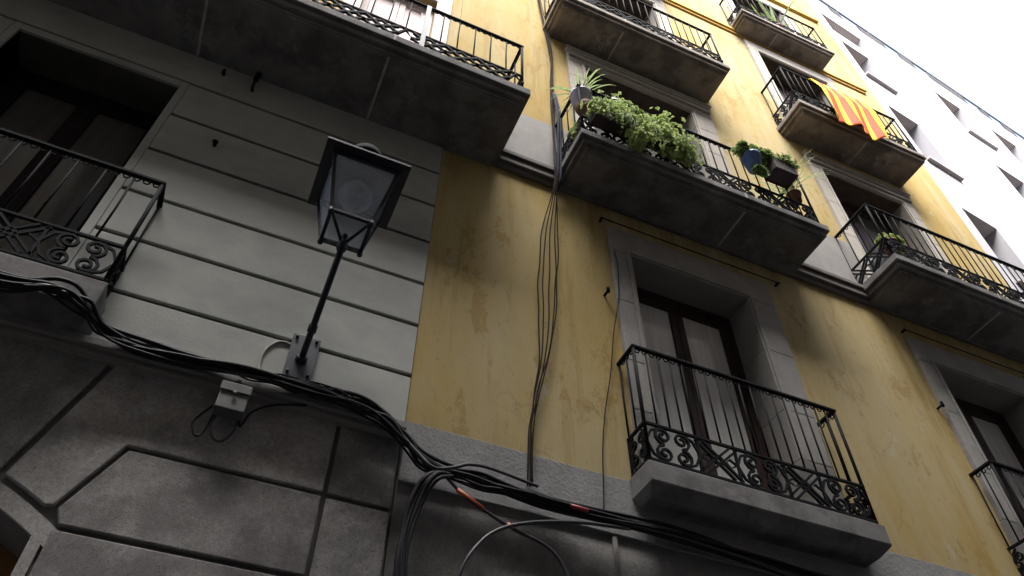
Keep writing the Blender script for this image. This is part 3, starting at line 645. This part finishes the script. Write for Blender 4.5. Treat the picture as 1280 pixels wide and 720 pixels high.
# junction box
jb = empty('junction_box', (-.1, -.055, 4.39), 'small grey junction box fixed under the cable bundle on the stone base', 'junction box')
mb = MB(); mb.box(-.08, .08, -.09, 0, -.085, .085); mb.box(-.085, .085, -.1, -.091, .03, .09); mb.build('box_body', BOXG, jb, bevel=.006)
mb = MB(); mb.tube([(0, -.1, .02), (0, -.108, .02)], .012, 8); mb.build('screw', PLATE, jb)
mb = MB(); mb.box(-.012, .012, -.06, -.04, .086, .15); mb.build('bracket', BOXG, jb)
for (a, b, l_) in ((-.155, -.08, 'left thin cable looping under the grey junction box'), (-.07, .06, 'right thin cable looping under the grey junction box')):
    pts = [(-.1+a*.6+.0, -.06, 4.36), (-.1+a, -.055, 4.24), (-.1+(a*.75+b*.25), -.055, 4.17), (-.1+(a+b)/2, -.055, 4.15), (-.1+(a*.25+b*.75), -.055, 4.17), (-.1+b, -.055, 4.25), (-.1+b*.8, -.06, 4.36)]
    cable('box_cable', pts, .007, RUB if a < -.1 else RUBG, l_)
cable('box_feed_cable', [(-.04, -.06, 4.36), (-.02, -.05, 4.28), (.02, -.045, 4.40), (.12, -.045, 4.48), (.3, -.06, 4.53)], .007, RUB, 'thin cable arching from the junction box up to the bundle on the right')

# small iron things on the grey wall
for (x, z, l_) in ((-.85, 6.71, 'small dark iron stub sticking out of the grey wall left of the lantern'),):
    m_ = MB(); m_.tube([(0, .01, 0), (0, -.05, 0)], .014, 8); m_.tube([(0, -.045, 0), (0, -.06, .0)], .022, 8); o = m_.build('iron_stub', IRON); o.location = (x, 0, z); o['label'] = l_; o['category'] = 'iron stub'
m_ = MB(); m_.tube([(0, 0, 0), (0, -.05, -.01), (0, -.07, .04), (0, -.07, .22)], .012, 8); m_.tube([(0, -.07, .08), (0, -.07, .2)], .024, 8); o = m_.build('hook', IRON); o.location = (-.80, -.008, 7.62); o['label'] = 'black iron hook under the long dark balcony'; o['category'] = 'hook'
m_ = MB(); m_.tube([(0, 0, 0), (0, -.06, .0), (0, -.06, -.06)], .012, 8); o = m_.build('hook', IRON); o.location = (-1.06, -.008, 7.70); o['label'] = 'short peg in the grey wall above the left window, under the long dark balcony'; o['category'] = 'peg'

# ================================================================== FLAG
m_ = MB(); nx, nz = 54, 26; vs = []
for j in range(nz+1):
    t = j/nz
    for i in range(nx+1):
        s_ = i/nx
        xl = 6.36-.2*t; xr = 7.42-.33*t
        x = xl+(xr-xl)*s_; z = 12.735-1.62*t+.05*math.sin(s_*7)*t*t
        y = -.50-.02-.13*min(1, t*3)*(.6+.4*t)-.045*t*math.sin(s_*13+t*2.2)-.02*math.sin(s_*29+2)*t
        if j == 0: y = -.475
        vs.append((x, y, z))
fs = []; o_ = len(m_.v)
m_.v = vs
for j in range(nz):
    for i in range(nx):
        m_.f.append((j*(nx+1)+i, (j+1)*(nx+1)+i, (j+1)*(nx+1)+i+1, j*(nx+1)+i+1)); m_.mi.append((i*9//nx) % 2); m_.sm.append(True)
o = m_.build('flag', [FY, FR]); so_ = o.modifiers.new('s', 'SOLIDIFY'); so_.thickness = .004
o['label'] = 'yellow flag with red stripes draped over an upper balcony railing'; o['category'] = 'flag'

# ================================================================== PLANTS
def leaf(mb, c, d_, up, L_, W_, mi=0):
    d_ = d_.normalized(); s_ = d_.cross(up)
    if s_.length < 1e-3: s_ = d_.cross(Vector((1, 0, 0)))
    s_.normalize(); n_ = s_.cross(d_); q = .12*L_
    vs = [c, c+d_*L_*.35+s_*W_*.5+n_*q, c+d_*L_*.75+s_*W_*.42+n_*q*.6, c+d_*L_-n_*q, c+d_*L_*.75-s_*W_*.42+n_*q*.6, c+d_*L_*.35-s_*W_*.5+n_*q, c+d_*L_*.5]
    mb.add(vs, [(0, 1, 6), (1, 2, 6), (2, 3, 6), (3, 4, 6), (4, 5, 6), (5, 0, 6)], mi, False)
def rv(): return Vector((random.gauss(0, 1), random.gauss(0, 1), random.gauss(0, 1))).normalized()
def clumps(mb, cl, n, L_, W_, rosette=7):
    """cl: list of (centre, radius vector); leaves set as small rosettes near the surface"""
    for k in range(n):
        c, r_ = random.choice(cl); dv = rv(); rr = random.uniform(.55, 1.08)
        p = Vector(c)+Vector((dv.x*r_[0], dv.y*r_[1], dv.z*r_[2]))*rr
        ax = (dv+Vector((0, -.2, .5))+rv()*.5).normalized(); t1 = ax.orthogonal().normalized(); t2 = ax.cross(t1); a0_ = random.random()*6
        ls = L_*random.uniform(.6, 1.25)
        for q in range(rosette):
            a = a0_+q*2.399; d_ = t1*math.cos(a)+t2*math.sin(a)+ax*random.uniform(.1, .8); leaf(mb, p, d_, ax, ls, W_*random.uniform(.7, 1.2)*ls/L_)
def blades(mb, base_, n, L_, W_, droop=.9, spread=1.0, upb=.9, seg=7):
    for k in range(n):
        a = random.random()*6.283; d_ = Vector((math.cos(a)*spread, math.sin(a)*spread, upb*random.uniform(.5, 1.4))).normalized(); p = Vector(base_)+rv()*.02
        l_ = L_*random.uniform(.55, 1.1)/seg; pts = [p.copy()]
        for q in range(seg): d_ = (d_+Vector((0, 0, -droop*.16*(q+1)/2))).normalized(); p = p+d_*l_; pts.append(p.copy())
        s_ = d_.cross(Vector((0, 0, 1))); s_ = s_.normalized() if s_.length > .01 else Vector((1, 0, 0))
        vs = []
        for q, pp in enumerate(pts):
            w_ = W_*.5*(math.sin(min(1, (q+.6)/(seg*.5))*1.57) if q < seg*.5 else (1-(q-seg*.5)/(seg*.5))**.8)+.0006
            vs += [pp+s_*w_+Vector((0, 0, w_*.3)), pp, pp-s_*w_+Vector((0, 0, w_*.3))]
        fs = []
        for q in range(seg): fs += [(q*3, q*3+1, q*3+4, q*3+3), (q*3+1, q*3+2, q*3+5, q*3+4)]
        mb.add(vs, fs, 0, True)
POTP = [(.7, -.5), (.74, -.49), (.98, .38), (1.06, .4), (1.06, .5), (.95, .5), (.9, .42)]
def potted(name, loc, r_, h_, potmat, label, kind, fm=LEAF, cat='potted plant', group=None, **k):
    e = empty(name, loc, label, cat, group)
    m_ = MB(); m_.lathe([(r_*a, h_*b) for a, b in POTP]+[(.01, h_*.4)], (0, 0, 0), 16); m_.build('pot', potmat, e)
    if kind:
        m_ = MB()
        if kind == 'blades': blades(m_, (0, 0, h_*.45), k.get('n', 60), k.get('L', .4), k.get('W', .022), k.get('droop', 1), k.get('spread', 1), k.get('upb', .9))
        else:
            clumps(m_, k['cl'], k.get('n', 160), k.get('L', .05), k.get('W', .04))
        m_.build('foliage', fm, e)
    return e
random.seed(21)
# B2 balcony, left mass trailing over the railing
tp = empty('trailing_plant', (2.75, -.66, 8.42), 'big pale green trailing plant spilling from a planter over the plant balcony railing', 'plant')
m_ = MB(); m_.box(-.55, .55, -.02, .12, -.1, .06); m_.build('planter', PDARK, tp, bevel=.01)
m_ = MB(); cl = []
for (x, z, rx, rz) in [(2.38, 8.52, .15, .1), (2.5, 8.62, .15, .12), (2.66, 8.6, .15, .14), (2.82, 8.55, .17, .17), (2.98, 8.55, .17, .2), (3.12, 8.55, .15, .2), (2.6, 8.42, .17, .12), (2.9, 8.38, .2, .14), (3.18, 8.38, .14, .15), (2.66, 8.2, .12, .12), (3.05, 8.25, .15, .12), (2.24, 8.46, .09, .1), (3.25, 8.3, .1, .1), (2.62, 8.08, .08, .07)]:
    cl.append(((x-2.75, random.uniform(-.03, .05), z-8.42), (rx, .11, rz)))
clumps(m_, cl, 760, .036, .03, 6); clumps(m_, [((c_[0][0]+random.uniform(-.06, .06), c_[0][1]-.04, c_[0][2]+random.uniform(-.04, .06)), (c_[1][0]*1.45, .14, c_[1][2]*1.45)) for c_ in cl], 260, .034, .026, 5)
for k in range(26):
    x = random.uniform(-.5, .5); z = random.uniform(-.1, .1); L_ = random.uniform(.15, .34); dx = random.uniform(-.08, .08)
    for q in range(9): t = q/8; leaf(m_, Vector((x+dx*t, -.12-.04*math.sin(t*3), z-L_*t)), Vector((random.uniform(-1, 1), -.4, random.uniform(-.6, .3))), Vector((0, -.5, 1)), .036, .026)
m_.build('foliage', LEAF, tp)
m_ = MB()
for k in range(26):
    x = random.uniform(-.4, .45); p = [(x, 0, 0), (x+random.uniform(-.05, .05), -.08, .06), (x+random.uniform(-.1, .1), -.1, -.1), (x+random.uniform(-.1, .1), -.08, -.25)]; m_.tube(smooth(p, 4), .004, 4)
m_.build('stem', LEAFD, tp)
sp_ = empty('sprig_plant', (3.12, -.52, 8.95), 'small bright yellow green sprig rising above the handrail behind the trailing plant', 'plant')
m_ = MB(); clumps(m_, [((0, 0, .08), (.09, .06, .08))], 26, .05, .045, 6); m_.build('foliage', leafmat('bright_leaf', (.34, .40, .06), (.22, .3, .05), (.4, .45, .1)), sp_)
m_ = MB(); m_.tube([(0, .0, -.85), (.01, -.01, -.3), (0, 0, .1)], .006, 5); m_.build('stem', LEAFD, sp_)
potted('spider_plant', (2.20, -.46, 8.93), .115, .24, PLIL, 'spiky striped plant in a lilac pot at the left corner of the plant balcony', 'blades', BLADE, n=34, L=.42, W=.015, droop=.9, upb=1.0)
m_ = MB(); m_.lathe([(.005, -.13), (.07, -.12), (.10, -.03), (.095, 0), (.005, .0)], (0, 0, 0), 16); o = m_.build('terracotta_bowl', TERRA); o.location = (2.22, -.47, 8.82); o['label'] = 'dark terracotta bowl beneath the lilac pot'; o['category'] = 'bowl'
potted('ceramic_pot', (2.60, -.42, 9.02), .13, .24, PLAQ, 'round pale blue glazed pot behind the railing above the trailing plant', None, cat='pot')
potted('plastic_pot', (2.95, -.42, 8.95), .09, .17, WPOT, 'small whitish pot behind the railing, right of the pale blue one', None, cat='pot')
potted('small_plant', (2.17, -.30, 8.42), .07, .12, TERRA, 'small light green plant low at the left side railing of the plant balcony', 'c', LEAF, cl=[((0, -.02, .08), (.06, .12, .1)), ((-.02, -.1, .0), (.05, .08, .1))], n=70, L=.04, W=.035)
potted('hanging_plant', (4.16, -.64, 8.74), .105, .22, PBLUE, 'leafy plant in a shiny blue pot hung outside the plant balcony railing', 'c', LEAFD, cl=[((0, 0, .19), (.17, .1, .08)), ((-.1, 0, .18), (.1, .1, .07)), ((.16, 0, .2), (.14, .1, .08)), ((.05, -.02, -.14), (.08, .03, .03))], n=190, L=.042, W=.026)
dp = empty('box_plant', (4.52, -.64, 8.80), 'green bushy plant in a dark slatted box at the right end of the plant balcony', 'potted plant')
m_ = MB()
for k in range(7): m_.box(-.15+k*.043, -.15+k*.043+.036, -.1, -.085, -.13, .07); m_.box(-.15+k*.043, -.15+k*.043+.036, .085, .1, -.13, .07)
m_.box(-.15, .15, -.084, .084, -.12, .05); m_.build('planter', PDARK, dp)
m_ = MB(); clumps(m_, [((-.05, 0, .12), (.2, .12, .1)), ((.08, -.02, .1), (.14, .12, .1)), ((-.22, 0, .17), (.12, .1, .08))], 230, .045, .022, 6); m_.build('foliage', LEAFD, dp)
potted('grassy_plant', (4.78, -.5, 8.62), .08, .14, TERRA, 'wispy spider plant with long arching blades at the right corner of the plant balcony', 'blades', BLADE, n=34, L=.7, W=.011, droop=.75, upb=1.6, spread=.8)
# right third floor balcony
potted('fern_plant', (6.12, -.44, 8.50), .09, .16, TERRA, 'small green plant behind the scrollwork of the lower right balcony', 'c', LEAF, cl=[((0, 0, .12), (.14, .09, .08)), ((.12, 0, .1), (.1, .08, .06))], n=120, L=.045, W=.035)
m_ = MB(); m_.lathe([(.001, -.2), (.09, -.2), (.1, .1), (.11, .12), (.001, .12)], (0, 0, 0), 12); o = m_.build('bucket', WPOT); o.location = (6.05, -.25, 8.30); o['label'] = 'white bucket standing inside the lower right balcony'; o['category'] = 'bucket'
m_ = MB(); m_.lathe([(.001, -.12), (.07, -.12), (.09, .1), (.001, .1)], (0, 0, 0), 12); o = m_.build('flower_pot', simple('green_pot', (.05, .2, .14), .4)); o.location = (6.3, -.38, 8.22); o['label'] = 'green flower pot on the floor of the lower right balcony'; o['category'] = 'pot'
# top right balcony
potted('agave_plant', (6.74, -.28, 15.28), .1, .2, TERRA, 'tall spiky agave on the topmost right balcony', 'blades', LEAFD, n=11, L=1.15, W=.06, droop=.12, upb=1.7, spread=.7)
potted('aloe_plant', (6.45, -.27, 15.26), .09, .18, PDARK, 'low spiky aloe left of the tall agave on the topmost balcony', 'blades', LEAFD, n=14, L=.45, W=.03, droop=.3, upb=1.2)
